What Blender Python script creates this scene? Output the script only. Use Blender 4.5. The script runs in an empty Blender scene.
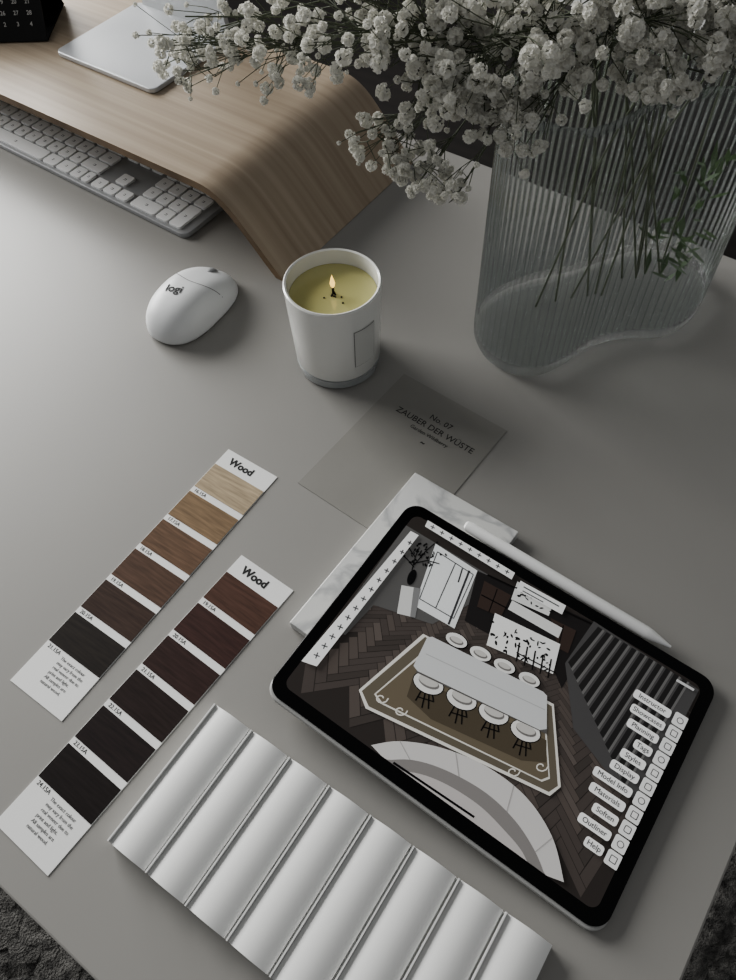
import bpy, bmesh, math, random
import numpy as np
from mathutils import Vector, Matrix
from mathutils.bvhtree import BVHTree
D=0.74   # desk top height
random.seed(7); rng=np.random.default_rng(7)
S=bpy.context.scene; COL=S.collection

# ---------------------------------------------------------------- helpers
def srgb(c):
    return tuple(((x/255)/12.92 if x/255<=.04045 else ((x/255+.055)/1.055)**2.4) for x in c)
def mat(name,rgb,rough=.5,metal=0,emit=0,trans=0,ior=1.45,coat=0,spec=.5):
    m=bpy.data.materials.new(name);m.use_nodes=True
    b=m.node_tree.nodes['Principled BSDF'];c=(*srgb(rgb),1)
    b.inputs['Base Color'].default_value=c;b.inputs['Roughness'].default_value=rough
    b.inputs['Metallic'].default_value=metal;b.inputs['IOR'].default_value=ior
    b.inputs['Transmission Weight'].default_value=trans
    b.inputs['Coat Weight'].default_value=coat
    b.inputs['Specular IOR Level'].default_value=spec
    if emit:
        b.inputs['Emission Color'].default_value=c;b.inputs['Emission Strength'].default_value=emit
    return m
def thin_glass(name,rgb=(235,240,240),clear=.5,ior=1.45,rough=.02):
    m=mat(name,rgb,rough,trans=1,ior=ior);nt=m.node_tree;N=nt.nodes;L=nt.links
    t=N.new('ShaderNodeBsdfTransparent');t.inputs[0].default_value=(.96,.97,.97,1);x=N.new('ShaderNodeMixShader');x.inputs[0].default_value=clear
    L.new(N['Principled BSDF'].outputs[0],x.inputs[1]);L.new(t.outputs[0],x.inputs[2]);L.new(x.outputs[0],N['Material Output'].inputs[0]);return m
def wall_glass(name):
    # thin clear glass wall: fresnel reflection over edge-darkened transmission
    m=bpy.data.materials.new(name);m.use_nodes=True;nt=m.node_tree;N=nt.nodes;L=nt.links
    for q in list(N):
        if q.type!='OUTPUT_MATERIAL': N.remove(q)
    out=[q for q in N if q.type=='OUTPUT_MATERIAL'][0]
    lw=N.new('ShaderNodeLayerWeight');lw.inputs['Blend'].default_value=.5
    r=N.new('ShaderNodeValToRGB');e=r.color_ramp.elements
    e[0].position=.25;e[0].color=(.93,.94,.94,1);e[1].position=.92;e[1].color=(.26,.28,.28,1)
    q=e.new(.6);q.color=(.82,.84,.84,1)
    fr=N.new('ShaderNodeFresnel');fr.inputs['IOR'].default_value=1.55
    t=N.new('ShaderNodeBsdfTransparent');g=N.new('ShaderNodeBsdfGlossy');g.inputs['Roughness'].default_value=.10;g.inputs['Color'].default_value=(.97,.98,.98,1)
    x=N.new('ShaderNodeMixShader')
    L.new(lw.outputs['Facing'],r.inputs[0]);L.new(r.outputs[0],t.inputs[0]);L.new(fr.outputs[0],x.inputs[0])
    L.new(t.outputs[0],x.inputs[1]);L.new(g.outputs[0],x.inputs[2]);L.new(x.outputs[0],out.inputs[0]);return m
def noisemat(name,c1,c2,scale=(1,1,1),nscale=5,rough=.5,bump=0,detail=6,lo=.3,hi=.7,dist=0,bscale=None,metal=0,bdist=.001,spec=.5):
    m=mat(name,c1,rough,metal,spec=spec);nt=m.node_tree;N=nt.nodes;L=nt.links;b=N['Principled BSDF']
    tc=N.new('ShaderNodeTexCoord');mp=N.new('ShaderNodeMapping');mp.inputs['Scale'].default_value=scale
    n=N.new('ShaderNodeTexNoise');n.inputs['Scale'].default_value=nscale;n.inputs['Detail'].default_value=detail
    n.inputs['Distortion'].default_value=dist
    r=N.new('ShaderNodeValToRGB');r.color_ramp.elements[0].position=lo;r.color_ramp.elements[1].position=hi
    r.color_ramp.elements[0].color=(*srgb(c1),1);r.color_ramp.elements[1].color=(*srgb(c2),1)
    L.new(tc.outputs['Object'],mp.inputs[0]);L.new(mp.outputs[0],n.inputs['Vector'])
    L.new(n.outputs['Fac'],r.inputs[0]);L.new(r.outputs[0],b.inputs['Base Color'])
    if bump:
        bm=N.new('ShaderNodeBump');bm.inputs['Strength'].default_value=bump;bm.inputs['Distance'].default_value=bdist
        if bscale:
            n2=N.new('ShaderNodeTexNoise');n2.inputs['Scale'].default_value=bscale;L.new(tc.outputs['Object'],n2.inputs['Vector']);L.new(n2.outputs['Fac'],bm.inputs['Height'])
        else: L.new(n.outputs['Fac'],bm.inputs['Height'])
        L.new(bm.outputs[0],b.inputs['Normal'])
    return m
def empty(name,loc,rot=(0,0,0)):
    e=bpy.data.objects.new(name,None);e.empty_display_size=.02;e.location=loc;e.rotation_euler=rot;COL.objects.link(e);return e
def obj(name,verts,faces,m=None,parent=None,loc=(0,0,0),rot=(0,0,0),smooth=False,bevel=0,seg=2):
    me=bpy.data.meshes.new(name);me.from_pydata([tuple(v) for v in verts],[],faces);me.update()
    o=bpy.data.objects.new(name,me);COL.objects.link(o);o.location=loc;o.rotation_euler=rot
    if m: me.materials.append(m)
    if parent:o.parent=parent
    if smooth: me.shade_smooth()
    if bevel:
        b=o.modifiers.new('b','BEVEL');b.width=bevel;b.segments=seg;b.limit_method='ANGLE';b.angle_limit=math.radians(40)
    return o
def box(name,x0,x1,y0,y1,z0,z1,m,parent=None,bevel=0,**k):
    v=[(x,y,z) for z in(z0,z1) for x,y in((x0,y0),(x1,y0),(x1,y1),(x0,y1))]
    f=[(3,2,1,0),(4,5,6,7),(0,1,5,4),(1,2,6,5),(2,3,7,6),(3,0,4,7)]
    return obj(name,v,f,m,parent,bevel=bevel,**k)
def rrect(w,h,r,n=8,cx=0,cy=0):
    p=[]
    for sx,sy,a0 in((1,1,0),(-1,1,90),(-1,-1,180),(1,-1,270)):
        for i in range(n+1):
            a=math.radians(a0+90*i/n);p.append((cx+sx*(w/2-r)+r*math.cos(a),cy+sy*(h/2-r)+r*math.sin(a)))
    return p
def prism(name,pts,z0,z1,m,parent=None,bevel=0,**k):
    n=len(pts);v=[(x,y,z0) for x,y in pts]+[(x,y,z1) for x,y in pts]
    f=[tuple(range(n-1,-1,-1)),tuple(range(n,2*n))]+[(i,(i+1)%n,n+(i+1)%n,n+i) for i in range(n)]
    return obj(name,v,f,m,parent,bevel=bevel,**k)
def lathe(name,prof,m,parent=None,n=64,loc=(0,0,0),smooth=True,closed=False):
    v=[];f=[]
    for r,z in prof:
        for i in range(n):
            a=2*math.pi*i/n;v.append((r*math.cos(a),r*math.sin(a),z))
    k=len(prof)
    for j in range(k-1 if not closed else k):
        for i in range(n):
            a=j*n+i;b=j*n+(i+1)%n;j2=(j+1)%k
            f.append((a,b,j2*n+(i+1)%n,j2*n+i))
    o=obj(name,v,f,m,parent,loc,smooth=False)
    bm=bmesh.new();bm.from_mesh(o.data);bmesh.ops.remove_doubles(bm,verts=bm.verts,dist=1e-6)
    bmesh.ops.recalc_face_normals(bm,faces=bm.faces);bm.to_mesh(o.data);bm.free()
    if smooth:
        o.data.shade_smooth();o.data.set_sharp_from_angle(angle=math.radians(35))
    return o
def text(name,body,size,loc,m,parent,rz=0,align='LEFT',bold=0,rot=None,ext=.00005):
    c=bpy.data.curves.new(name,'FONT');c.body=body;c.size=size;c.align_x=align;c.align_y='CENTER';c.offset=bold;c.extrude=ext;c.resolution_u=3
    o=bpy.data.objects.new(name,c);COL.objects.link(o);o.location=loc;o.rotation_euler=rot or (0,0,rz);c.materials.append(m);o.parent=parent;return o
def catmull(P,n,closed=True):
    out=[];k=len(P);P=[np.array(p,float) for p in P]
    rng_=range(k) if closed else range(k-1)
    for i in rng_:
        if closed:p0,p1,p2,p3=P[i-1],P[i],P[(i+1)%k],P[(i+2)%k]
        else:p0,p1,p2,p3=P[max(i-1,0)],P[i],P[i+1],P[min(i+2,k-1)]
        for j in range(n):
            t=j/n;out.append(.5*((2*p1)+(-p0+p2)*t+(2*p0-5*p1+4*p2-p3)*t*t+(-p0+3*p1-3*p2+p3)*t**3))
    if not closed: out.append(P[-1])
    return out

# ---------------------------------------------------------------- materials
M_desk=noisemat('desk_laminate',(144,142,138),(150,148,144),nscale=3,rough=.40,bump=.04,bscale=900,bdist=.0004)
M_black=mat('black_plastic',(14,14,15),.35)
M_paper=mat('paper_white',(226,226,224),.6)
M_ink=mat('ink',(30,30,30),.7)
M_alu=mat('aluminium',(196,198,200),.35,.35)
M_alu2=mat('silver_painted',(205,207,208),.35,.3)
M_shell=mat('case_grey',(165,165,163),.45,.1)

# ---------------------------------------------------------------- room
M_floor=noisemat('floor_dark_wood',(18,16,15),(30,27,25),scale=(1,12,1),nscale=3,rough=.6)
M_wall=noisemat('wall_paint',(60,59,58),(66,65,63),nscale=4,rough=.8)
box('floor',-2.8,2.2,-2.2,2.6,-.05,0,M_floor)
box('wall_back',-2.8,2.2,2.6,2.7,0,2.7,M_wall)
WX0,WX1=-2.9,-2.8
def wbox(n,y0,y1,z0,z1): return box(n,WX0,WX1,y0,y1,z0,z1,M_wall)
wl=empty('wall_left',(0,0,0))
WY0,WY1=-.5,1.7
for i,(a,b,c,d) in enumerate([(-2.2,WY0,0,2.7),(WY1,2.7,0,2.7),(WY0,WY1,0,.85),(WY0,WY1,2.4,2.7)]):
    o=wbox('segment_%d'%i,a,b,c,d);o.parent=wl
win=empty('window_1',(0,0,0));M_frame=mat('window_frame',(200,200,198),.4)
for n,a,b,c,d in [('sill',WY0,WY1,.85,.9),('head',WY0,WY1,2.35,2.4),('jamb_l',WY0,WY0+.05,.9,2.35),('jamb_r',WY1-.05,WY1,.9,2.35),('mullion',.575,.625,.9,2.35)]:
    box(n,-2.87,-2.82,a,b,c,d,M_frame,win)
box('baseboard_back',-2.8,2.2,2.58,2.6,0,.08,M_frame)
# shaggy rug
n=150;v=[];f=[]
zz=rng.random((n+1,n+1))*.020+.003
for j in range(n+1):
    for i in range(n+1): v.append((-.9+2.0*i/n+rng.normal()*.003,-1.1+2.2*j/n+rng.normal()*.003,zz[j,i]))
for j in range(n):
    for i in range(n): a=j*(n+1)+i;f.append((a,a+1,a+n+2,a+n+1))
M_rug=noisemat('shag_rug',(58,57,56),(140,138,134),nscale=60,rough=.95,bump=1,bscale=300,bdist=.01)
obj('shaggy_rug',v,f,M_rug,smooth=True)

# ---------------------------------------------------------------- desk
dk=empty('desk',(0,0,0))
box('desktop',-1.45,.130,-.095,.69,D-.025,D,M_desk,dk,bevel=.0015)
M_leg=mat('leg_black',(25,25,26),.5,.5)
for i,(x,y) in enumerate([(-1.4,-.04),(.06,-.04),(-1.4,.62),(.06,.62)]): box('leg_%d'%i,x-.02,x+.02,y-.02,y+.02,.0235 if x>-1 else 0,D-.025,M_leg,dk)
box('rail_front',-1.38,.04,-.03,-.01,D-.075,D-.025,M_leg,dk);box('rail_rear',-1.38,.04,.62,.64,D-.075,D-.025,M_leg,dk)

# ---------------------------------------------------------------- bent plywood monitor stand
M_oak=noisemat('oak_veneer',(148,133,115),(176,161,142),scale=(1.0,48,1.0),nscale=2.4,rough=.42,bump=.06,detail=9,dist=.3,lo=.25,hi=.75,bdist=.0005)
M_ply=noisemat('plywood_edge',(85,70,54),(130,110,88),scale=(1,1,1),nscale=20,rough=.6)
xr=-.413; H=.076
prof=[(xr,0.0005),(-.4285,.017),(-.4395,.0295),(-.4595,.0515),(-.474,.0645),(-.488,.0722),(-.503,.0755),(-.52,H)]
pr=catmull(prof,5,closed=False)
xl=-1.08;mid=(xr+xl)/2
top=[tuple(p) for p in pr]+[(2*mid-p[0],p[1]) for p in reversed(pr)]
T=.008;inn=[]
for i,p in enumerate(top):
    a=np.array(top[max(i-1,0)]);b=np.array(top[min(i+1,len(top)-1)]);t=(b-a)/np.linalg.norm(b-a);nn=np.array([-t[1],t[0]])
    q=np.array(p)+nn*T; 
    inn.append((q[0],max(q[1],.0005)))
inn[0]=(xr-.0115,.0005);inn[-1]=(2*mid-xr+.0115,.0005)
y0,y1=.420,.650
v=[];f=[];k=len(top)
for y in(y0,y1):
    v+=[(x,y,D+z) for x,z in top]+[(x,y,D+z) for x,z in inn]
for i in range(k-1):
    f.append((i,i+1,2*k+i+1,2*k+i));f.append((k+i+1,k+i,3*k+i,3*k+i+1))
    f.append((i+1,i,k+i,k+i+1));f.append((2*k+i,2*k+i+1,3*k+i+1,3*k+i))
f.append((0,2*k,3*k,k));f.append((k-1,2*k-1,4*k-1,3*k-1))
st=obj('monitor_stand',v,f,M_oak)
st.data.materials.append(M_ply)
bm=bmesh.new();bm.from_mesh(st.data);bmesh.ops.recalc_face_normals(bm,faces=bm.faces)
for fc in bm.faces:
    if abs(fc.normal.y)>.9: fc.material_index=1
    fc.smooth=abs(fc.normal.y)<.5
bm.to_mesh(st.data);bm.free();st.data.set_sharp_from_angle(angle=math.radians(40))

# ---------------------------------------------------------------- all-in-one computer
pc=empty('desktop_computer',(-.72,.572,D+.0765))
prism('foot',rrect(.150,.132,.008),0,.005,M_alu,pc,bevel=.001)
v=[];sec=[(.062,.001),(.064,.012),(.060,.05),(.052,.11),(.044,.19)]
for y,z in sec:
    v+=[(-.065,y,z),(.065,y,z),(.065,y+.006,z),(-.065,y+.006,z)]
f=[(3,2,1,0)]
for i in range(len(sec)-1):
    for j in range(4): f.append((4*i+j,4*i+(j+1)%4,4*i+4+(j+1)%4,4*i+4+j))
f.append(tuple(4*(len(sec)-1)+j for j in range(4)))
obj('neck',v,f,M_alu2,pc)
d=prism('display_body',rrect(.547,.355,.012),0,.0115,M_alu2,pc,bevel=.001);d.location=(0,.038,.31);d.rotation_euler=(math.radians(90),0,0)
d=prism('display_glass',rrect(.535,.295,.004,cy=.026),0,.0006,M_black,pc);d.location=(0,.0264,.31);d.rotation_euler=(math.radians(90),0,0)

# ---------------------------------------------------------------- desk calendar
cal=empty('desk_calendar',(-.826,.522,D+.077),(0,0,math.radians(35)))
M_cal=mat('black_card',(17,17,18),.6)
def slab(name,w,h,t,m,ang,y,parent,z=0):
    o=box(name,-w,0,-t/2,t/2,0,h,m,parent,bevel=.0004);o.location=(0,y,z);o.rotation_euler=(ang,0,0);return o
slab('front_sheet',.115,.085,.0016,M_cal,math.radians(-30),0,cal)
slab('rear_sheet',.115,.085,.0016,M_cal,math.radians(30),.085,cal)
box('base_card',-.115,0,0,.085,0,.0012,M_cal,cal)
M_num=mat('number_grey',(190,190,188),.7)
rot=(math.radians(60),0,0)
nrm=Vector((0,-math.cos(math.radians(30)),math.sin(math.radians(30))))
upv=Vector((0,math.sin(math.radians(30)),math.cos(math.radians(30))))
text('month','MARCH',.008,Vector((-.0575,0,0))+upv*.076+nrm*.001,M_num,cal,rot=rot,align='CENTER')
for r_ in range(5):
    for c_ in range(7):
        dnum=r_*7+c_+1
        if dnum>35:continue
        dnum=(dnum-1)%31+1
        text('num_%d_%d'%(r_,c_),str(dnum),.0060,Vector((-.105+c_*.0150,0,0))+upv*(.060-r_*.0108)+nrm*.001,M_num,cal,rot=rot,align='CENTER',bold=.0001)

# ---------------------------------------------------------------- keyboard
kb=empty('computer_keyboard',(-.537,.413,D),(0,0,math.radians(-.6)))
M_kbase=mat('keyboard_aluminium',(150,151,152),.45,.2);M_key=mat('key_white',(222,222,221),.5)
b_=prism('base_plate',rrect(.4187,.1149,.009,cx=-.20935,cy=.05745),.001,.0062,M_kbase,kb,bevel=.0008)
for x in(-.39,-.03): 
    prism('foot_pad',rrect(.03,.08,.003,cx=x,cy=.057),0,.0012,M_black,kb)
P_=.0190;K=.0162;kv=[];kf=[]
def key(x0,y0,w,h=K):
    pts=rrect(w,h,.0022,3,x0+w/2,y0+h/2);n=len(pts);b=len(kv)
    pt2=rrect(w-.0006,h-.0006,.002,3,x0+w/2,y0+h/2)
    kv.extend([(x,y,.0062) for x,y in pts]);kv.extend([(x,y,.0082) for x,y in pts]);kv.extend([(x,y,.0086) for x,y in pt2])
    for q in(0,1):
        for i in range(n): kf.append((b+q*n+i,b+q*n+(i+1)%n,b+(q+1)*n+(i+1)%n,b+(q+1)*n+i))
    kf.append(tuple(b+2*n+i for i in range(n)))
ML=-.4187+.0045;rows_y=[.0045+i*P_*.985 for i in range(6)]
row_defs=[[1.25,1,1.25,1.25,6,1.25,1.25,1,.75],[2.25]+[1]*10+[1.75],[1.75]+[1]*11+[1.25],[1.5]+[1]*11+[1.5],[1]*13+[1],[1]*14]
for y,ws in zip(rows_y,row_defs):
    s=14.0/sum(ws);x=ML
    for w in ws:
        W=w*s*P_;key(x,y,W-(P_-K));x+=W
cx=ML+14.15*P_
for c_ in range(3): key(cx+c_*P_,rows_y[0],K,K*.9)
key(cx+P_,rows_y[1],K)
for c_ in range(3): key(cx+c_*P_,rows_y[4],K);key(cx+c_*P_,rows_y[3],K);key(cx+c_*P_,rows_y[5],K)
nx=cx+3.2*P_
for r_ in range(1,6):
    for c_ in range(4):
        if c_==3 and r_==1: continue
        key(nx+c_*P_,rows_y[r_],K)
key(nx,rows_y[0],K+P_);key(nx+2*P_,rows_y[0],K);key(nx+3*P_,rows_y[0],K,K+P_*.985)
obj('keys',kv,kf,M_key,kb)
lg=random.Random(3)
M_leg2=mat('legend_grey',(85,85,87),.6)
lv=[];lf=[]
for i in range(0,len(kv),48):
    xs=[kv[i+q][0] for q in range(16)];ys=[kv[i+q][1] for q in range(16)];x=sum(xs)/16;y=sum(ys)/16
    w=lg.uniform(.0012,.0022);h=.0014;b=len(lv);zz_=.00865
    lv+=[(x-w,y-h,zz_),(x+w,y-h,zz_),(x+w,y+h,zz_),(x-w,y+h,zz_),(x-w*.55,y-h*.5,zz_),(x+w*.55,y-h*.5,zz_),(x+w*.55,y+h*.5,zz_),(x-w*.55,y+h*.5,zz_)]
    for j in range(3): lf.append((b+j,b+(j+1)%4,b+4+(j+1)%4,b+4+j))
obj('key_legends',lv,lf,M_leg2,kb)

# ---------------------------------------------------------------- mouse
ms=empty('computer_mouse',(-.462,.342,D),(0,0,math.radians(3)))
n1,n2=64,30;v=[];f=[]
def mouse_pt(a,t):
    ca,sa=math.cos(a),math.sin(a)
    e=2.35
    px=.0325*abs(ca)**(2/e)*(1 if ca>=0 else -1);py=.0505*abs(sa)**(2/e)*(1 if sa>=0 else -1)
    px*=1-.07*math.cos(py/.0515*2.2)+.02
    s=math.cos(t*math.pi/2)**.62
    X=px*s;Y=py*s
    hz=.0315*(1-.22*((Y+.006)/.05)**2)
    Zz=.003+hz*(math.sin(t*math.pi/2))**.85
    Zz-=max(0,Y)*.14*math.sin(t*math.pi/2)
    return X,Y,Zz
for j in range(n2):
    for i in range(n1): v.append(mouse_pt(2*math.pi*i/n1,j/n2))
for i in range(n1):
    x,y,z=mouse_pt(2*math.pi*i/n1,0);v.append((x*.95,y*.95,.0006))
v.append((0,0,mouse_pt(0,1)[2]));top_i=len(v)-1;v.append((0,0,.0006))
for j in range(n2-1):
    for i in range(n1): f.append((j*n1+i,j*n1+(i+1)%n1,(j+1)*n1+(i+1)%n1,(j+1)*n1+i))
for i in range(n1):
    f.append(((n2-1)*n1+i,(n2-1)*n1+(i+1)%n1,top_i));f.append((n2*n1+(i+1)%n1,n2*n1+i,top_i+1))
    f.append((n2*n1+i,n2*n1+(i+1)%n1,(i+1)%n1,i))
M_mouse=mat('mouse_shell',(214,215,215),.4)
shell=obj('shell',v,f,M_mouse,ms,smooth=True)
bvh=BVHTree.FromPolygons([Vector(q) for q in v],f)
def ztop(x,y):
    h=bvh.ray_cast(Vector((x,y,.1)),Vector((0,0,-1)));return h[0].z if h[0] else .003
def ribbon(name,pts,w,m,parent,off=.00015):
    lv=[];lf=[]
    for i,p_ in enumerate(pts):
        a=pts[max(i-1,0)];b=pts[min(i+1,len(pts)-1)];dx,dy=b[0]-a[0],b[1]-a[1];q=math.hypot(dx,dy) or 1;nx,ny=-dy/q*w/2,dx/q*w/2
        for s in(1,-1): x,y=p_[0]+s*nx,p_[1]+s*ny;lv.append((x,y,ztop(x,y)+off))
    for i in range(len(pts)-1): lf.append((2*i,2*i+1,2*i+3,2*i+2))
    return obj(name,lv,lf,m,parent)
M_seam=mat('seam_grey',(120,120,120),.6)
ribbon('palm_seam',[(-.0282+.0564*i/30,.006-.010*(1-((i-15)/15)**2)+.008) for i in range(31)],.0008,M_seam,ms)
ribbon('button_split',[(0,.040+.008*i/8) for i in range(9)],.0007,M_seam,ms)
w_=lathe('scroll_wheel',[(0,-.003),(.0085,-.003),(.0095,-.0015),(.0095,.0015),(.0085,.003),(0,.003)],mat('wheel_grey',(150,151,152),.5),ms,n=32)
w_.rotation_euler=(0,math.radians(90),0);w_.location=(0,.031,ztop(0,.031)-.0080)
c=bpy.data.curves.new('tmp','FONT');c.body='logi';c.size=.0120;c.align_x='CENTER';c.align_y='CENTER';c.offset=.0002;c.resolution_u=3
to=bpy.data.objects.new('tmp',c);COL.objects.link(to);bpy.context.view_layer.update()
lm=bpy.data.meshes.new_from_object(to);bpy.data.objects.remove(to)
bm=bmesh.new();bm.from_mesh(lm);bmesh.ops.triangulate(bm,faces=bm.faces)
for _ in range(3):
    bmesh.ops.subdivide_edges(bm,edges=[e for e in bm.edges if e.calc_length()>.0009],cuts=1)
    bmesh.ops.triangulate(bm,faces=bm.faces)
a=math.radians(15)
for q in bm.verts:
    x,y=q.co.x*math.cos(a)-q.co.y*math.sin(a)-.004,q.co.x*math.sin(a)+q.co.y*math.cos(a)-.012
    q.co=Vector((x,y,ztop(x,y)+.0004))
bm.to_mesh(lm);bm.free();lm.name='logo';lm.materials.clear();lm.materials.append(M_ink)
lo=bpy.data.objects.new('logo',lm);COL.objects.link(lo);lo.parent=ms

# ---------------------------------------------------------------- candle
cd=empty('scented_candle',(-.3090,.3685,D))
M_glassw=mat('frosted_white_glass',(222,222,218),.22,coat=.4)
M_clear=mat('glass_base',(206,210,210),.05,trans=.45,coat=.8)
M_waxs=mat('wax_pool',(190,186,132),.12,coat=.5)
r0,r1,hh=.0372,.0403,.0915
def rr(z): return r0+(r1-r0)*z/hh
lathe('glass_foot',[(0,0.0),(r0-.002,0),(r0-.0004,.0016),(rr(.0095),.0095),(0,.0095)],M_clear,cd)
lathe('cup',[(0,.0096),(rr(.0096)-.0014,.0096),(rr(.012)-.0002,.012),(rr(.05),.05),(rr(hh-.001),hh-.001),(r1-.0012,hh),(r1-.0028,hh-.0008),(rr(.07)-.003,.07),(0,.0700)],M_glassw,cd)
lathe('wax',[(0,.0775),(rr(.0775)-.0032,.0775),(rr(.07)-.0032,.0702),(0,.0702)],M_waxs,cd)
lathe('wick',[(0,.0770),(.0009,.0770),(.0011,.086),(0,.0868)],M_black,cd,n=10)
M_flame=mat('flame',(255,214,120),.5,emit=1.3)
fl=lathe('flame',[(0,.0825),(.0018,.086),(.0022,.0885),(.0012,.093),(0,.0975)],M_flame,cd,n=16)
for i in range(12):
    a=random.uniform(0,6.28);r=abs(random.gauss(0,.006));
    lathe('soot_%d'%i,[(0,.0774),(.0009,.0776),(.0007,.0782),(0,.0784)],M_black,cd,n=6,loc=(r*math.cos(a)+.002,r*math.sin(a)-.003,0))
M_label=mat('label_grey',(200,200,196),.55);M_lb=mat('label_line',(120,120,118),.6);na=10
A0,A1=math.radians(-30),math.radians(2)
def lab(name,A0,A1,z0,z1,off,m):
    lv=[];lf=[]
    for i in range(na+1):
        a=A0+(A1-A0)*i/na
        for z in(z0,z1): lv.append(((rr(z)+off)*math.cos(a),(rr(z)+off)*math.sin(a),z))
    for i in range(na): lf.append((2*i,2*i+2,2*i+3,2*i+1))
    return obj(name,lv,lf,m,cd,smooth=True)
lab('label_border',A0,A1,.026,.068,.0003,M_lb);lab('label',A0+.015,A1-.015,.0265,.0675,.0005,M_label)

# ---------------------------------------------------------------- swatch strips
cols1=[(170,154,130),(128,108,85),(104,83,67),(88,69,58),(66,52,46),(44,39,36)]
cols2=[(84,61,52),(65,45,41),(57,41,38),(45,35,33),(39,32,31),(34,28,27)]
def strip(cols,loc,rz,L,W,codes):
    e=empty('wood_swatch_strip',loc,(0,0,rz))
    box('card',-W/2,W/2,-L/2,L/2,0,.0006,M_paper,e)
    s=L/.2388;y=L/2-.0175*s;ph=.0318*s
    text('title','Wood',.0090,(-W/2+.009,L/2-.0088,.0007),M_ink,e,bold=.0004)
    for i,c in enumerate(cols):
        c2=tuple(min(255,int(q*1.08+2)) for q in c);c1=tuple(int(q*.84) for q in c)
        m=noisemat('veneer_%d_%d'%(codes,i),c1,c2,scale=(8,90,1),nscale=5,rough=.8,bump=.1,lo=.3,hi=.7,spec=.25)
        box('swatch_%d'%i,-W/2+.0004,W/2-.0004,y-.0262*s,y,.0006,.0009,m,e)
        text('code_%d'%i,'%d.15A'%(codes+i),.0042,(-W/2+.003,y-.029*s,.0007),M_ink,e)
        y-=ph
    for i,t in enumerate(['The exact colour','may vary from the','real veneer due to','print and light.','All samples are','natural wood.']):
        text('note_%d'%i,t,.0034,(-W/2+.018,y+.001-i*.0039,.0007),mat('ink_note',(110,110,110),.7) if i==0 else bpy.data.materials['ink_note'],e)
    return e
strip(cols1,(-.2978,.1155,D),math.radians(.9),.2388,.0518,16)
strip(cols2,(-.2285,.0450,D),math.radians(-1.4),.2361,.0514,19)

# ---------------------------------------------------------------- card
cdp=empty('scent_card',(-.1993,.3105,D),(0,0,math.radians(-2.7)))
box('paper',-.0537,.0537,-.0727,.0727,0,.0005,noisemat('card_taupe',(134,132,127),(140,138,133),nscale=12,rough=.5),cdp)
M_ink2=mat('ink_soft',(45,44,42),.7)
text('line_1','No. 07',.0078,(0.004,.047,.0006),M_ink2,cdp,align='CENTER')
text('line_2','ZAUBER DER WÜSTE',.0083,(0.004,.037,.0006),M_ink2,cdp,align='CENTER')
text('line_3','Garden Wildberry',.0050,(0.004,.029,.0006),M_ink2,cdp,align='CENTER')
text('line_4','~',.006,(0.004,.020,.0006),M_ink2,cdp,align='CENTER',bold=.0003)

# ---------------------------------------------------------------- marble tile
def marble():
    m=mat('marble',(215,215,212),.3);nt=m.node_tree;N=nt.nodes;L=nt.links
    tc=N.new('ShaderNodeTexCoord');n=N.new('ShaderNodeTexNoise');n.inputs['Scale'].default_value=14;n.inputs['Detail'].default_value=9;n.inputs['Distortion'].default_value=.6
    r=N.new('ShaderNodeValToRGB');e=r.color_ramp.elements
    e[0].position=.46;e[0].color=(*srgb((212,212,210)),1);e[1].position=.54;e[1].color=(*srgb((212,212,209)),1)
    q=e.new(.5);q.color=(*srgb((178,179,179)),1)
    L.new(tc.outputs['Object'],n.inputs['Vector']);L.new(n.outputs['Fac'],r.inputs[0]);L.new(r.outputs[0],N['Principled BSDF'].inputs['Base Color']);return m
box('marble_tile',-.0475,.0475,-.0792,.0792,0,.009,marble(),loc=(-.1344,.2168,D),rot=(0,0,math.radians(-1.2)),bevel=.0006)

# ---------------------------------------------------------------- fluted sample panel
W,L=.2518,.1016;N_=8;pw=W/N_;pf=[]
for i in range(N_):
    x_=-W/2+i*pw
    pf+= [(x_,.0108),(x_+.0010,.0108),(x_+.0012,.0078)]
    for j in range(19):
        t=j/18; x=x_+.0014+t*(pw-.0014-.0016)
        z=.0078+.0038*math.sin(math.pi*(.02+.93*t))**.9
        pf.append((x,z))
    xb=x_+pw
    if i<N_-1: pf+= [(xb-.0015,.0045),(xb-.0002,.0045)]
v=[(x,y,z) for y in(-L/2,L/2) for x,z in pf];k=len(pf)
v+=[(x,y,0) for y in(-L/2,L/2) for x,_ in pf]
f=[]
for i in range(k-1):
    f.append((i,i+1,k+i+1,k+i));f.append((2*k+i+1,2*k+i,3*k+i,3*k+i+1));f.append((i+1,i,2*k+i,2*k+i+1));f.append((k+i,k+i+1,3*k+i+1,3*k+i))
f.append((0,k,3*k,2*k));f.append((k-1,3*k-1,4*k-1,2*k-1))
p=obj('fluted_panel_sample',v,f,mat('panel_white',(220,220,218),.42),loc=(-.0617,.0154,D),rot=(0,0,math.radians(1.1)))
p.data.shade_smooth();p.data.set_sharp_from_angle(angle=math.radians(30))

# ---------------------------------------------------------------- tablet
TILT=math.radians(3.03)
tb=empty('tablet',(-.0409,.1785,D+.0068),(0,TILT,0))
prism('body',rrect(.2476,.1785,.011,10,0,-.0022),0,.0050,M_shell,tb,bevel=.0012)
prism('bezel_glass',rrect(.2476,.1785,.012,10),.0045,.0062,mat('bezel_black',(5,5,6),.12,spec=.25),tb,bevel=.0006)
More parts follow.
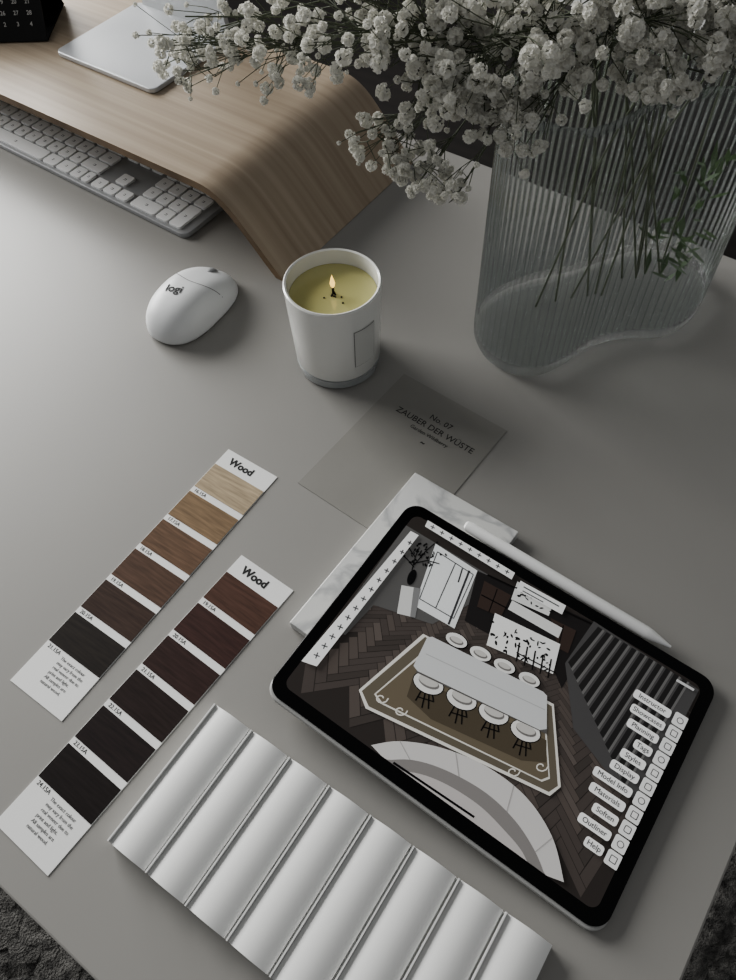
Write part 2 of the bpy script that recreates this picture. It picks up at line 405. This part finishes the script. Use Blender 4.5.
# tracing grid -> tablet-local metres for the flat picture on the display
def homog(src,dst):
    A=[];b=[]
    for (x,y),(X,Y) in zip(src,dst):
        A.append([x,y,1,0,0,0,-X*x,-X*y]);b.append(X);A.append([0,0,0,x,y,1,-Y*x,-Y*y]);b.append(Y)
    h=np.linalg.solve(np.array(A,float),np.array(b,float));return np.append(h,1).reshape(3,3)
def ap(Hm,p):
    q=Hm@np.array([p[0],p[1],1.]);return (q[0]/q[2],q[1]/q[2])
HT=homog([(408,505),(722,684),(604,935),(268,693)],[(-.1238,.08925),(.1238,.08925),(.1238,-.08925),(-.1238,-.08925)])
SW,SH=.2305,.1610
_am={}
def smat(rgb):
    if rgb not in _am:
        m=mat('screen_%d_%d_%d'%rgb,rgb,.3,emit=.26,spec=.15);_am[rgb]=m
    return _am[rgb]
LZ=[.0063]
class Layer:
    def __init__(s,name,rgb): s.n=name;s.c=rgb;s.v=[];s.f=[]
    def poly(s,pts,local=False):
        P=[p if local else ap(HT,p) for p in pts]
        cl=[(min(max(x,-SW/2),SW/2),min(max(y,-SH/2),SH/2)) for x,y in P]
        b=len(s.v);s.v+=[(x,y,0) for x,y in cl];s.f.append(tuple(range(b,b+len(cl))));return s
    def line(s,a,b,w=1.):
        a=np.array(a,float);b=np.array(b,float);d=b-a;d/=max(np.linalg.norm(d),1e-6);n=np.array([-d[1],d[0]])*w/2
        return s.poly([a+n,b+n,b-n,a-n])
    def path(s,pts,w=1.):
        for a,b in zip(pts[:-1],pts[1:]): s.line(a,b,w)
        return s
    def ell(s,c,rx,ry,ang=30,n=20):
        a0=math.radians(ang);P=[]
        for i in range(n):
            t=2*math.pi*i/n;x=rx*math.cos(t);y=ry*math.sin(t);P.append((c[0]+x*math.cos(a0)-y*math.sin(a0),c[1]+x*math.sin(a0)+y*math.cos(a0)))
        return s.poly(P)
    def done(s):
        bm_z=LZ[0];LZ[0]+=.00005
        me=obj('picture_'+s.n,[(x,y,bm_z) for x,y,_ in s.v],s.f,smat(s.c),tb)
        bm=bmesh.new();bm.from_mesh(me.data)
        for fc in bm.faces:
            if fc.normal.z<0: fc.normal_flip()
        bm.to_mesh(me.data);bm.free();return me
Ly=Layer
Ly('floor',(52,48,46)).poly(rrect(SW,SH,.006),True).done()
HF=homog([(0,0),(1,0),(1,1),(0,1)],[(362,702),(550,797),(552,706),(425,640)])
planks=[Ly('planks_a',(74,68,65)),Ly('planks_b',(84,77,73)),Ly('planks_c',(67,62,59)),Ly('planks_d',(90,83,79))]
pl,pwid=.30,.075
def inscreen(pts):
    for p_ in pts:
        x,y=ap(HT,p_)
        if abs(x)>SW/2 or abs(y)>SH/2: return False
    return True
asp=1.9;prd=random.Random(11)
for i in range(-60,60):
    for j in range(-14,18):
        for typ in(0,1):
            ox=i*pwid+j*pl*1.0;oy=i*pwid-j*pl*1.0
            if typ==0: q=[(ox,oy),(ox+pl,oy),(ox+pl,oy+pwid),(ox,oy+pwid)]
            else: q=[(ox,oy+pwid),(ox+pwid,oy+pwid),(ox+pwid,oy+pwid+pl),(ox,oy+pwid+pl)]
            g=.003;x0=min(a[0] for a in q)+g;x1=max(a[0] for a in q)-g;y0_=min(a[1] for a in q)+g;y1_=max(a[1] for a in q)-g
            q=[(x0,y0_),(x1,y0_),(x1,y1_),(x0,y1_)]
            Q=[((a-b)*.7071/asp+.5,(a+b)*.7071+.2) for a,b in q]
            if any(abs(t[0])>6 or t[1]>3.2 or t[1]<-4 for t in Q): continue
            P=[ap(HF,t) for t in Q]
            if any(not(250<a<740 and 500<b<940) for a,b in P): continue
            if inscreen(P): planks[prd.choice([0,0,2]) if typ==0 else prd.choice([1,1,3,0])].poly(P)
for q in planks:q.done()
Ly('wall_grey',(88,87,86)).poly([(402,530),(480,575),(560,618),(578,622),(566,650),(480,600),(430,628),(372,610),(345,640),(330,635)]).done()
Ly('wall_dark',(38,36,36)).poly([(474,574),(600,622),(560,690),(552,672),(462,624)]).done()
Ly('closet',(206,208,208)).poly([(432,548),(474,574),(452,632),(412,610)]).done()
Ly('closet_doors',(60,60,62)).path([(434,556),(470,578),(451,622),(417,603),(434,556)],.9).path([(452,567),(433,612)],1.).path([(466,574),(446,628)],2.2).path([(459,572),(455,586)],1.5).done()
Ly('pedestal',(188,188,186)).poly([(399,590),(418,593),(413,622),(395,618)]).done()
Ly('pedestal_side',(120,120,120)).poly([(411,592),(418,593),(413,622),(408,621)]).done()
l=Ly('branches',(18,18,19)).ell((409,582),4,8,20)
for p_ in [[(409,575),(412,562),(405,552)],[(411,570),(422,556),(431,548)],[(411,568),(424,565),(436,568)],[(411,572),(404,564),(399,560)],[(412,562),(416,552)]]: l.path(p_,1.)
rs=random.Random(5)
for i in range(44): l.ell((rs.gauss(417,10),rs.gauss(560,6)),rs.uniform(1,2.0),rs.uniform(.6,1.2),rs.uniform(0,180),7)
l.done()
Ly('cabinet_brown',(60,50,46)).poly([(481,584),(508,598),(498,620),(474,610)]).poly([(548,620),(574,632),(566,655),(556,650)]).done()
Ly('cabinet_shelves',(20,18,18)).path([(478,598),(504,611)],1.2).path([(494,592),(486,615)],1.).path([(561,627),(556,650)],1.).path([(484,578),(596,628)],1.5).done()
Ly('marble_wall',(198,198,196)).poly([(514,584),(552,602),(546,618),(508,602)]).poly([(509,603),(560,630),(556,640),(505,612)]).done()
Ly('island',(212,212,210)).poly([(492,616),(558,646),(551,676),(484,648)]).done()
l=Ly('island_veins',(28,28,29))
for i in range(46):
    t=rs.random();u=rs.random();x=490+t*62-u*6;y=622+t*28+u*24;l.ell((x,y),rs.uniform(1,3.5),rs.uniform(.6,1.4),rs.uniform(0,180),7)
for i in range(16):
    t=rs.random();l.ell((513+t*38,590+t*19+rs.uniform(0,8)),rs.uniform(1,3),rs.uniform(.5,1.2),rs.uniform(0,180),7)
l.done()
l=Ly('stools',(26,24,24))
for i in range(5): l.path([(517+i*8,645+i*4),(514+i*8,664+i*4)],1.6).path([(514+i*8,655+i*4),(522+i*8,659+i*4)],1.2)
l.done()
Ly('curtain',(76,75,75)).poly([(592,622),(700,690),(640,806),(604,770),(572,730),(563,665)]).done()
l=Ly('curtain_dark',(40,39,39));NC=11
for i in range(NC):
    t=i/NC;a=(596+t*96,628+t*56);b=(566+t*60,664+t*128)
    l.poly([a,(a[0]+4.5,a[1]+2.7),(b[0]+3.5,b[1]+6),(b[0],b[1])])
l.done()
l=Ly('curtain_light',(106,105,104))
for i in range(NC):
    t=(i+.55)/NC;a=(596+t*96,628+t*56);b=(566+t*60,664+t*128)
    l.poly([a,(a[0]+2,a[1]+1.4),(b[0]+1.5,b[1]+2.5),(b[0],b[1])])
l.done()
# soft contact shade of the table group, then the rug
Ly('rug_border',(200,198,192)).poly([(421,638),(552,706),(560,788),(549,797),(366,712),(359,694)]).done()
Ly('rug_edge',(96,90,79)).poly([(423,641),(550,708),(557,787),(548,793),(369,710),(362,695)]).done()
Ly('rug_line',(196,194,187)).poly([(430,648),(543,708),(549,780),(541,783),(380,707),(374,698)]).done()
Ly('rug_field',(101,93,79)).poly([(431,650),(541,709),(547.5,778),(540,781),(382,706),(376,698)]).done()
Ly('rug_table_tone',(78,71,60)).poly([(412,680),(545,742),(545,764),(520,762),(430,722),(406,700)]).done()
l=Ly('rug_ornament',(200,197,190))
for c in [(381,702),(512,773),(540,768),(400,714)]:
    l.path([(c[0]+7*math.cos(t*.7)*(1-t*.08),c[1]+5.5*math.sin(t*.7)*(1-t*.08)) for t in range(10)],1.4)
l.done()
far=[(454,644),(478,657),(502,669),(527,682)];near=[(427,687),(460,702),(492,716),(524,733)]
l=Ly('chair_legs',(20,19,19))
for x,y in near: 
    for dx,dy in((-13,17),(-5,24),(3,25),(9,17)): l.path([(x+dx*.3,y+2),(x+dx*.8-2,y+dy)],1.5)
    l.path([(x-11,y+13),(x+6,y+18)],1.2)
for x,y in near: l.ell((x,y),16.5,10.5,25)
for x,y in far: l.ell((x+.5,y+.5),12,7.2,25)
l.done()
l=Ly('chair_seats',(204,203,200))
for x,y in far: l.ell((x,y),11.3,6.4,25)
for x,y in near: l.ell((x,y),15.6,9.6,25)
l.done()
l=Ly('chair_inner',(112,110,108))
for x,y in near: l.ell((x+.5,y-.6),11,5.2,25)
for x,y in far: l.ell((x,y+.6),7.5,3.2,25)
l.done()
l=Ly('chair_cushion',(178,176,172))
for x,y in near: l.ell((x,y-2.2),10.4,4.6,25)
for x,y in far: l.ell((x,y-.4),6.5,2.6,25)
l.done()
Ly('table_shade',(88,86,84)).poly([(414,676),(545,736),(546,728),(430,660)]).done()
Ly('table_top',(184,185,185)).poly([(430,641),(541,694),(545,698),(545,731),(538,732),(416,675),(412,670),(425,642)]).done()
Ly('table_leaf',(160,160,160)).path([(424,658),(543,712)],.8).done()
curve_o=[tuple(p_) for p_ in catmull([(372,748),(400,744),(440,750),(485,768),(525,798),(552,838),(564,882)],6,False)]
curve_i=[tuple(p_) for p_ in catmull([(378,764),(410,762),(445,772),(485,794),(515,822),(535,852),(546,878)],6,False)]
curve_b=[tuple(p_) for p_ in catmull([(380,776),(410,774),(442,784),(478,806),(505,832),(522,852),(530,870)],6,False)]
l=Ly('counter',(184,182,180))
for i in range(len(curve_o)-1): l.poly([curve_o[i],curve_o[i+1],curve_i[i+1],curve_i[i]])
l.done()
l=Ly('counter_edge',(124,121,119))
for i in range(len(curve_o)-1): l.poly([curve_i[i],curve_i[i+1],curve_b[i+1],curve_b[i]])
l.done()
Ly('counter_inside',(172,168,166)).poly(list(curve_b)+[(532,872),(500,850),(430,805)]).done()
l=Ly('counter_seams',(150,148,146))
for q in (6,14,22,30): l.line(curve_o[q],curve_i[q],.8)
l.done()
Ly('home_bar',(12,12,13)).line((394,765),(474,818),2.2).done()
Ly('toolbar',(214,214,213)).poly([(407,537),(415,541),(318,672),(303,667)]).poly([(425,524),(512,575),(508,583),(421,532)]).poly([(517,584),(563,608),(559,617),(513,593)]).done()
l=Ly('tool_icons',(80,80,82))
for i in range(13):
    t=(i+.5)/13;c=(410-t*96,544+t*122);l.line((c[0]-2-t,c[1]-1),(c[0]+2+t,c[1]+1),1.2).line((c[0]+1,c[1]-2-t),(c[0]-1,c[1]+2+t),1.2)
for i in range(9):
    t=(i+.5)/9;c=(424+t*84,530+t*48);l.line((c[0]-2,c[1]-1),(c[0]+2,c[1]+1),1).line((c[0]+1,c[1]-2),(c[0]-1,c[1]+2),1)
l.path([(520,590),(556,609)],1.2).path([(519,594),(540,605)],1.)
l.done()
lp=Ly('menu_pills',(224,224,223));li=Ly('menu_icons',(212,212,211));lt=Ly('menu_glyphs',(60,60,62));lw=Ly('menu_glyph_inner',(213,212,211))
labels=['Instructor','Showcases','Planning','Tags','Styles','Display','Model Info','Materials','Soften','Outliner','Help']
pA=np.array(ap(HT,(680,722)));pB=np.array(ap(HT,(613,860)));NB=len(labels)
mt=mat('menu_text',(35,35,37),.5);TL_=[]
for i,lb_ in enumerate(labels):
    c=pA+(pB-pA)*i/(NB-1);w=.0030+.0023*len(lb_);h=.0064
    li.poly(rrect(.0092,.0092,.0014,3,c[0],c[1]),True)
    k_=i%3
    lt.poly(rrect(.0044,.0044,[.0022,.0006,.0012][k_]*.99,4,c[0],c[1]),True);lw.poly(rrect(.0034,.0034,[.0017,.0004,.0008][k_]*.99,4,c[0],c[1]),True)
    x1=c[0]-.0066;lp.poly(rrect(w,h,.0018,3,x1-w/2,c[1]),True);TL_.append((lb_,x1-w/2,c[1]))
lp.done();li.done();lt.done();lw.done()
for i,(b_,x,y) in enumerate(TL_): text('menu_label_%d'%i,b_,.0047,(x,y,LZ[0]),mt,tb,align='CENTER',ext=0)
l=Ly('status',(190,190,190)).line((676,681),(694,691),2.5).done()

# ---------------------------------------------------------------- stylus
sp=empty('stylus_pen',(-.0375,.2732,D+.0068),(0,TILT,0))
o=lathe('barrel',[(0,-.083),(.0022,-.083),(.0038,-.0815),(.00445,-.078),(.00445,.064),(.0040,.068),(.0014,.080),(.0009,.0828),(0,.083)],mat('stylus_white',(236,236,234),.25),sp,n=32)
o.rotation_euler=(0,math.radians(90),0);o.location=(0,0,.0062)

# ---------------------------------------------------------------- ribbed wavy vase
VB=[(-.231,.487),(-.222,.460),(-.200,.441),(-.175,.436),(-.152,.445),(-.138,.468),(-.127,.502),(-.106,.529),(-.080,.548),(-.066,.578),(-.068,.617),(-.085,.645),(-.115,.655),(-.145,.640),(-.165,.61),(-.187,.575),(-.212,.545),(-.227,.517)]
cx0,cy0=-.148,.545
base=[np.array(p)-np.array([cx0,cy0]) for p in VB]
path=catmull(base,40)
d_=np.array(path);seg=np.linalg.norm(np.roll(d_,-1,0)-d_,axis=1);cum=np.concatenate([[0],np.cumsum(seg)]);LEN=cum[-1]
NR=92;PER=12;NP=NR*PER
ss=np.linspace(0,LEN,NP,endpoint=False);dd=np.vstack([d_,d_[:1]])
px=np.interp(ss,cum,dd[:,0]);py=np.interp(ss,cum,dd[:,1])
tx=np.roll(px,-1)-np.roll(px,1);ty=np.roll(py,-1)-np.roll(py,1);tl=np.hypot(tx,ty);nx_,ny_=ty/tl,-tx/tl
area=.5*np.sum(px*np.roll(py,-1)-py*np.roll(px,-1))
if area<0: nx_,ny_=-nx_,-ny_
rib=np.sqrt(np.clip(1-(2*((np.arange(NP)%PER)/PER)-1)**2*.92,0,1))  # half-round flutes
HV=.232
def ring(off,ribamp,z):
    o=off+ribamp*(rib-.6);return [(px[i]+nx_[i]*o[i],py[i]+ny_[i]*o[i],z) for i in range(NP)]
def loft(name,rings,m,caps):
    v=[p for r in rings for p in r];f=[]
    for j in range(len(rings)-1):
        for i in range(NP):
            a=j*NP+i;b=j*NP+(i+1)%NP;f.append((a,b,b+NP,a+NP))
    if caps: f.append(tuple(range(NP-1,-1,-1)));f.append(tuple((len(rings)-1)*NP+i for i in range(NP)))
    o=obj(name,v,f,m,vs)
    bm=bmesh.new();bm.from_mesh(o.data);bmesh.ops.triangulate(bm,faces=[q for q in bm.faces if len(q.verts)>4]);bmesh.ops.recalc_face_normals(bm,faces=bm.faces);bm.to_mesh(o.data);bm.free()
    o.data.shade_smooth();o.data.set_sharp_from_angle(angle=math.radians(50));return o
vs=empty('ribbed_glass_vase',(cx0,cy0,D+.0005))
loft('fluted_side',[ring(0,.0022,.0141),ring(0,.0022,.08),ring(0,.0022,.14),ring(0,.0022,HV-.004),ring(-.0008,.0006,HV),ring(-.0028,.0002,HV),ring(-.0034,0,HV-.003),ring(-.0034,0,HV-.008)],wall_glass('vase_side_glass'),False)
loft('thick_base',[ring(-.006,0,0.0),ring(-.001,.0005,.001),ring(0,.0014,.005),ring(0,.0022,.0140),ring(-.004,0,.0141)],thin_glass('vase_base_glass',(240,243,243),clear=.35,ior=1.5,rough=0),True)

# ---------------------------------------------------------------- baby's breath bouquet
bq=empty('babys_breath_bouquet',(0,0,D))
tv=[];tf=[]
def tube(P,r0,r1,n=5):
    k=len(P)
    b=len(tv)
    for i,p_ in enumerate(P):
        p_=np.array(p_);t=np.array(P[min(i+1,k-1)])-np.array(P[max(i-1,0)]);t=t/(np.linalg.norm(t)+1e-9)
        up=np.array([0,0,1.]) if abs(t[2])<.9 else np.array([1.,0,0]);u_=np.cross(t,up);u_/=np.linalg.norm(u_);w_=np.cross(t,u_)
        r=r0+(r1-r0)*i/(k-1)
        for q in range(n):
            a=2*math.pi*q/n;tv.append(tuple(p_+r*(math.cos(a)*u_+math.sin(a)*w_)))
    for i in range(k-1):
        for q in range(n): tf.append((b+i*n+q,b+i*n+(q+1)%n,b+(i+1)*n+(q+1)%n,b+(i+1)*n+q))
def make_blossom(seed):
    r=np.random.default_rng(seed);V=[];F=[]
    for i in range(26):
        z=1-2*(i+.5)/26*.86;a=i*2.399+r.uniform(-.3,.3);s=math.sqrt(max(0,1-z*z));n=np.array([s*math.cos(a),s*math.sin(a),z])
        n=n+r.normal(0,.18,3);n/=np.linalg.norm(n)
        t=np.cross(n,r.normal(0,1,3));t/=np.linalg.norm(t);b=np.cross(n,t)
        c=n*r.uniform(.55,.85);w=r.uniform(.30,.46)
        k=len(V);V.append(c*.75)
        for q in range(6):
            an=q*math.pi/3;V.append(c+(t*math.cos(an)+b*math.sin(an))*w+n*r.uniform(.02,.26))
        for q in range(6): F.append((k,k+1+q,k+1+(q+1)%6))
    return np.array(V),np.array(F)
variants=[make_blossom(q) for q in range(6)];NVB=len(variants[0][0]);TF=variants[0][1]
bv=[];bf=[];nb=[0]
def blossom(p_,d,r):
    T=variants[rng.integers(6)][0]*r
    d=np.array(d)/np.linalg.norm(d);R=np.array(Vector((0,0,1)).rotation_difference(Vector(d)).to_matrix())
    bv.append(T@R.T+np.array(p_));bf.append(TF+nb[0]*NVB);nb[0]+=1
clusters=[((-.420,.374,.240),(.028,.022,.02),30,.0038),
((-.395,.350,.258),(.020,.018,.015),16,.0038),
((-.345,.380,.262),(.043,.024,.02),40,.0040),
((-.290,.390,.285),(.05,.028,.02),52,.0044),
((-.272,.392,.206),(.024,.018,.014),28,.0042),
((-.232,.386,.202),(.020,.016,.016),26,.0042),
((-.250,.402,.270),(.04,.026,.03),62,.0050),
((-.205,.416,.278),(.045,.030,.03),76,.0052),
((-.195,.412,.242),(.026,.016,.014),32,.0046),
((-.150,.446,.292),(.05,.026,.025),78,.0052),
((-.100,.478,.305),(.05,.026,.025),74,.0052),
((-.150,.500,.305),(.07,.04,.03),60,.0050),
((-.060,.502,.305),(.045,.030,.025),48,.0050),
((-.200,.480,.300),(.06,.05,.03),60,.0050)]
for ci,(c,rad,cnt,bs) in enumerate(clusters):
    c=np.array(c);rad=np.array(rad)
    ns=max(2,cnt//16);hubs=[]
    b0=np.array([rng.uniform(-.19,-.11),0,.02]);b0[1]=.49+(b0[0]+.19)*1.25+rng.uniform(.0,.03)
    ex=np.array([-.19+.08*rng.random(),0,HV+.006]);ex[1]=.485+(ex[0]+.19)*.9+rng.uniform(0,.04)
    main=catmull([b0,ex*.6+b0*.4+np.array([0,0,.01]),ex,ex*.7+c*.3+np.array([0,0,.02])],6,False)
    tube(main,.0010,.0008)
    for s_ in range(ns):
        hub=c+rng.normal(0,.45,3)*rad
        m1=ex*.45+hub*.55+np.array([0,0,.035 if c[2]<.25 else .012])
        P=catmull([main[-2],m1,hub],7,False)
        tube(P,.0008,.0005);hubs.append((hub,P))
    for q in range(cnt):
        while True:
            g_=rng.uniform(-1,1,3)
            if np.linalg.norm(g_)<1: break
        p_=c+g_*rad*1.3
        hub,P=min(hubs,key=lambda h:np.linalg.norm(h[0]-p_))
        st_=np.array(P[-1-rng.integers(0,5)])
        md=(st_+p_)/2+rng.normal(0,.003,3)
        tube([st_,md,p_],.0004,.0003,4)
        dr=p_-md+np.array([0,0,.01]);blossom(p_,dr,bs*rng.uniform(.7,1.25))
        if rng.random()<.8:
            p2=p_+rng.normal(0,.008,3);tube([md,(md+p2)/2+rng.normal(0,.001,3),p2],.0003,.0003,4);blossom(p2,p2-md,bs*rng.uniform(.35,.85))
M_stem=mat('stem_green',(88,94,76),.6);M_pet=mat('petals',(234,233,227),.7)
nt=M_pet.node_tree;tr=nt.nodes.new('ShaderNodeBsdfTranslucent');tr.inputs[0].default_value=(*srgb((234,233,226)),1);mx=nt.nodes.new('ShaderNodeMixShader');mx.inputs[0].default_value=.3
nt.links.new(nt.nodes['Principled BSDF'].outputs[0],mx.inputs[1]);nt.links.new(tr.outputs[0],mx.inputs[2]);nt.links.new(mx.outputs[0],nt.nodes['Material Output'].inputs[0])
obj('stems',tv,tf,M_stem,bq,smooth=True)
V_=np.vstack(bv);F_=np.vstack(bf)
me=bpy.data.meshes.new('blossoms');me.from_pydata(V_.tolist(),[],F_.tolist());me.materials.append(M_pet)
o=bpy.data.objects.new('blossoms',me);COL.objects.link(o);o.parent=bq
lv=[];lf=[]
for i in range(60):
    c=np.array([rng.uniform(-.12,-.09),rng.uniform(.57,.62),rng.uniform(.03,.15)]);a=rng.uniform(0,6.28);L_=rng.uniform(.012,.026);w_=.0026
    d=np.array([math.cos(a)*.5,math.sin(a)*.5,rng.uniform(-.3,.9)]);d/=np.linalg.norm(d);s=np.cross(d,[0,0,1.]);s/=np.linalg.norm(s);b=len(lv)
    lv+=[tuple(c),tuple(c+d*L_*.5+s*w_),tuple(c+d*L_),tuple(c+d*L_*.5-s*w_)];lf.append((b,b+1,b+2,b+3))
obj('leaves',lv,lf,mat('leaf_green',(58,78,44),.5),bq)

# ---------------------------------------------------------------- light
w=bpy.data.worlds.new('World');S.world=w;w.use_nodes=True
w.node_tree.nodes['Background'].inputs[0].default_value=(.93,.94,.95,1);w.node_tree.nodes['Background'].inputs[1].default_value=.26
def area_light(name,loc,target,sx,sy,e,col=(1,1,1)):
    l=bpy.data.lights.new(name,'AREA');l.shape='RECTANGLE';l.size=sx;l.size_y=sy;l.energy=e;l.color=col
    o=bpy.data.objects.new(name,l);COL.objects.link(o);o.location=loc
    o.rotation_euler=(Vector(target)-Vector(loc)).to_track_quat('-Z','Y').to_euler();return o
area_light('window_daylight',(-2.75,.6,1.65),(-.3,.2,.7),2.0,1.4,150,(1,.998,.985))
try: S.view_settings.look='AgX - Medium High Contrast'
except Exception as ex_: print(ex_)

# ---------------------------------------------------------------- camera
cam=bpy.data.cameras.new('camera');co=bpy.data.objects.new('camera',cam);COL.objects.link(co)
r2=Vector((0.81818,0.57423,-0.02891));u2=Vector((-0.46819,0.69459,0.54621));wv=Vector((-0.33374,0.43337,-0.83715))
Mx=Matrix((( r2[0],u2[0],-wv[0],0),(r2[1],u2[1],-wv[1],0),(r2[2],u2[2],-wv[2],D+.5151),(0,0,0,1)))
co.matrix_world=Mx
cam.sensor_fit='VERTICAL';cam.sensor_height=36;cam.lens=764.9/980*36;cam.clip_start=.01
S.camera=co
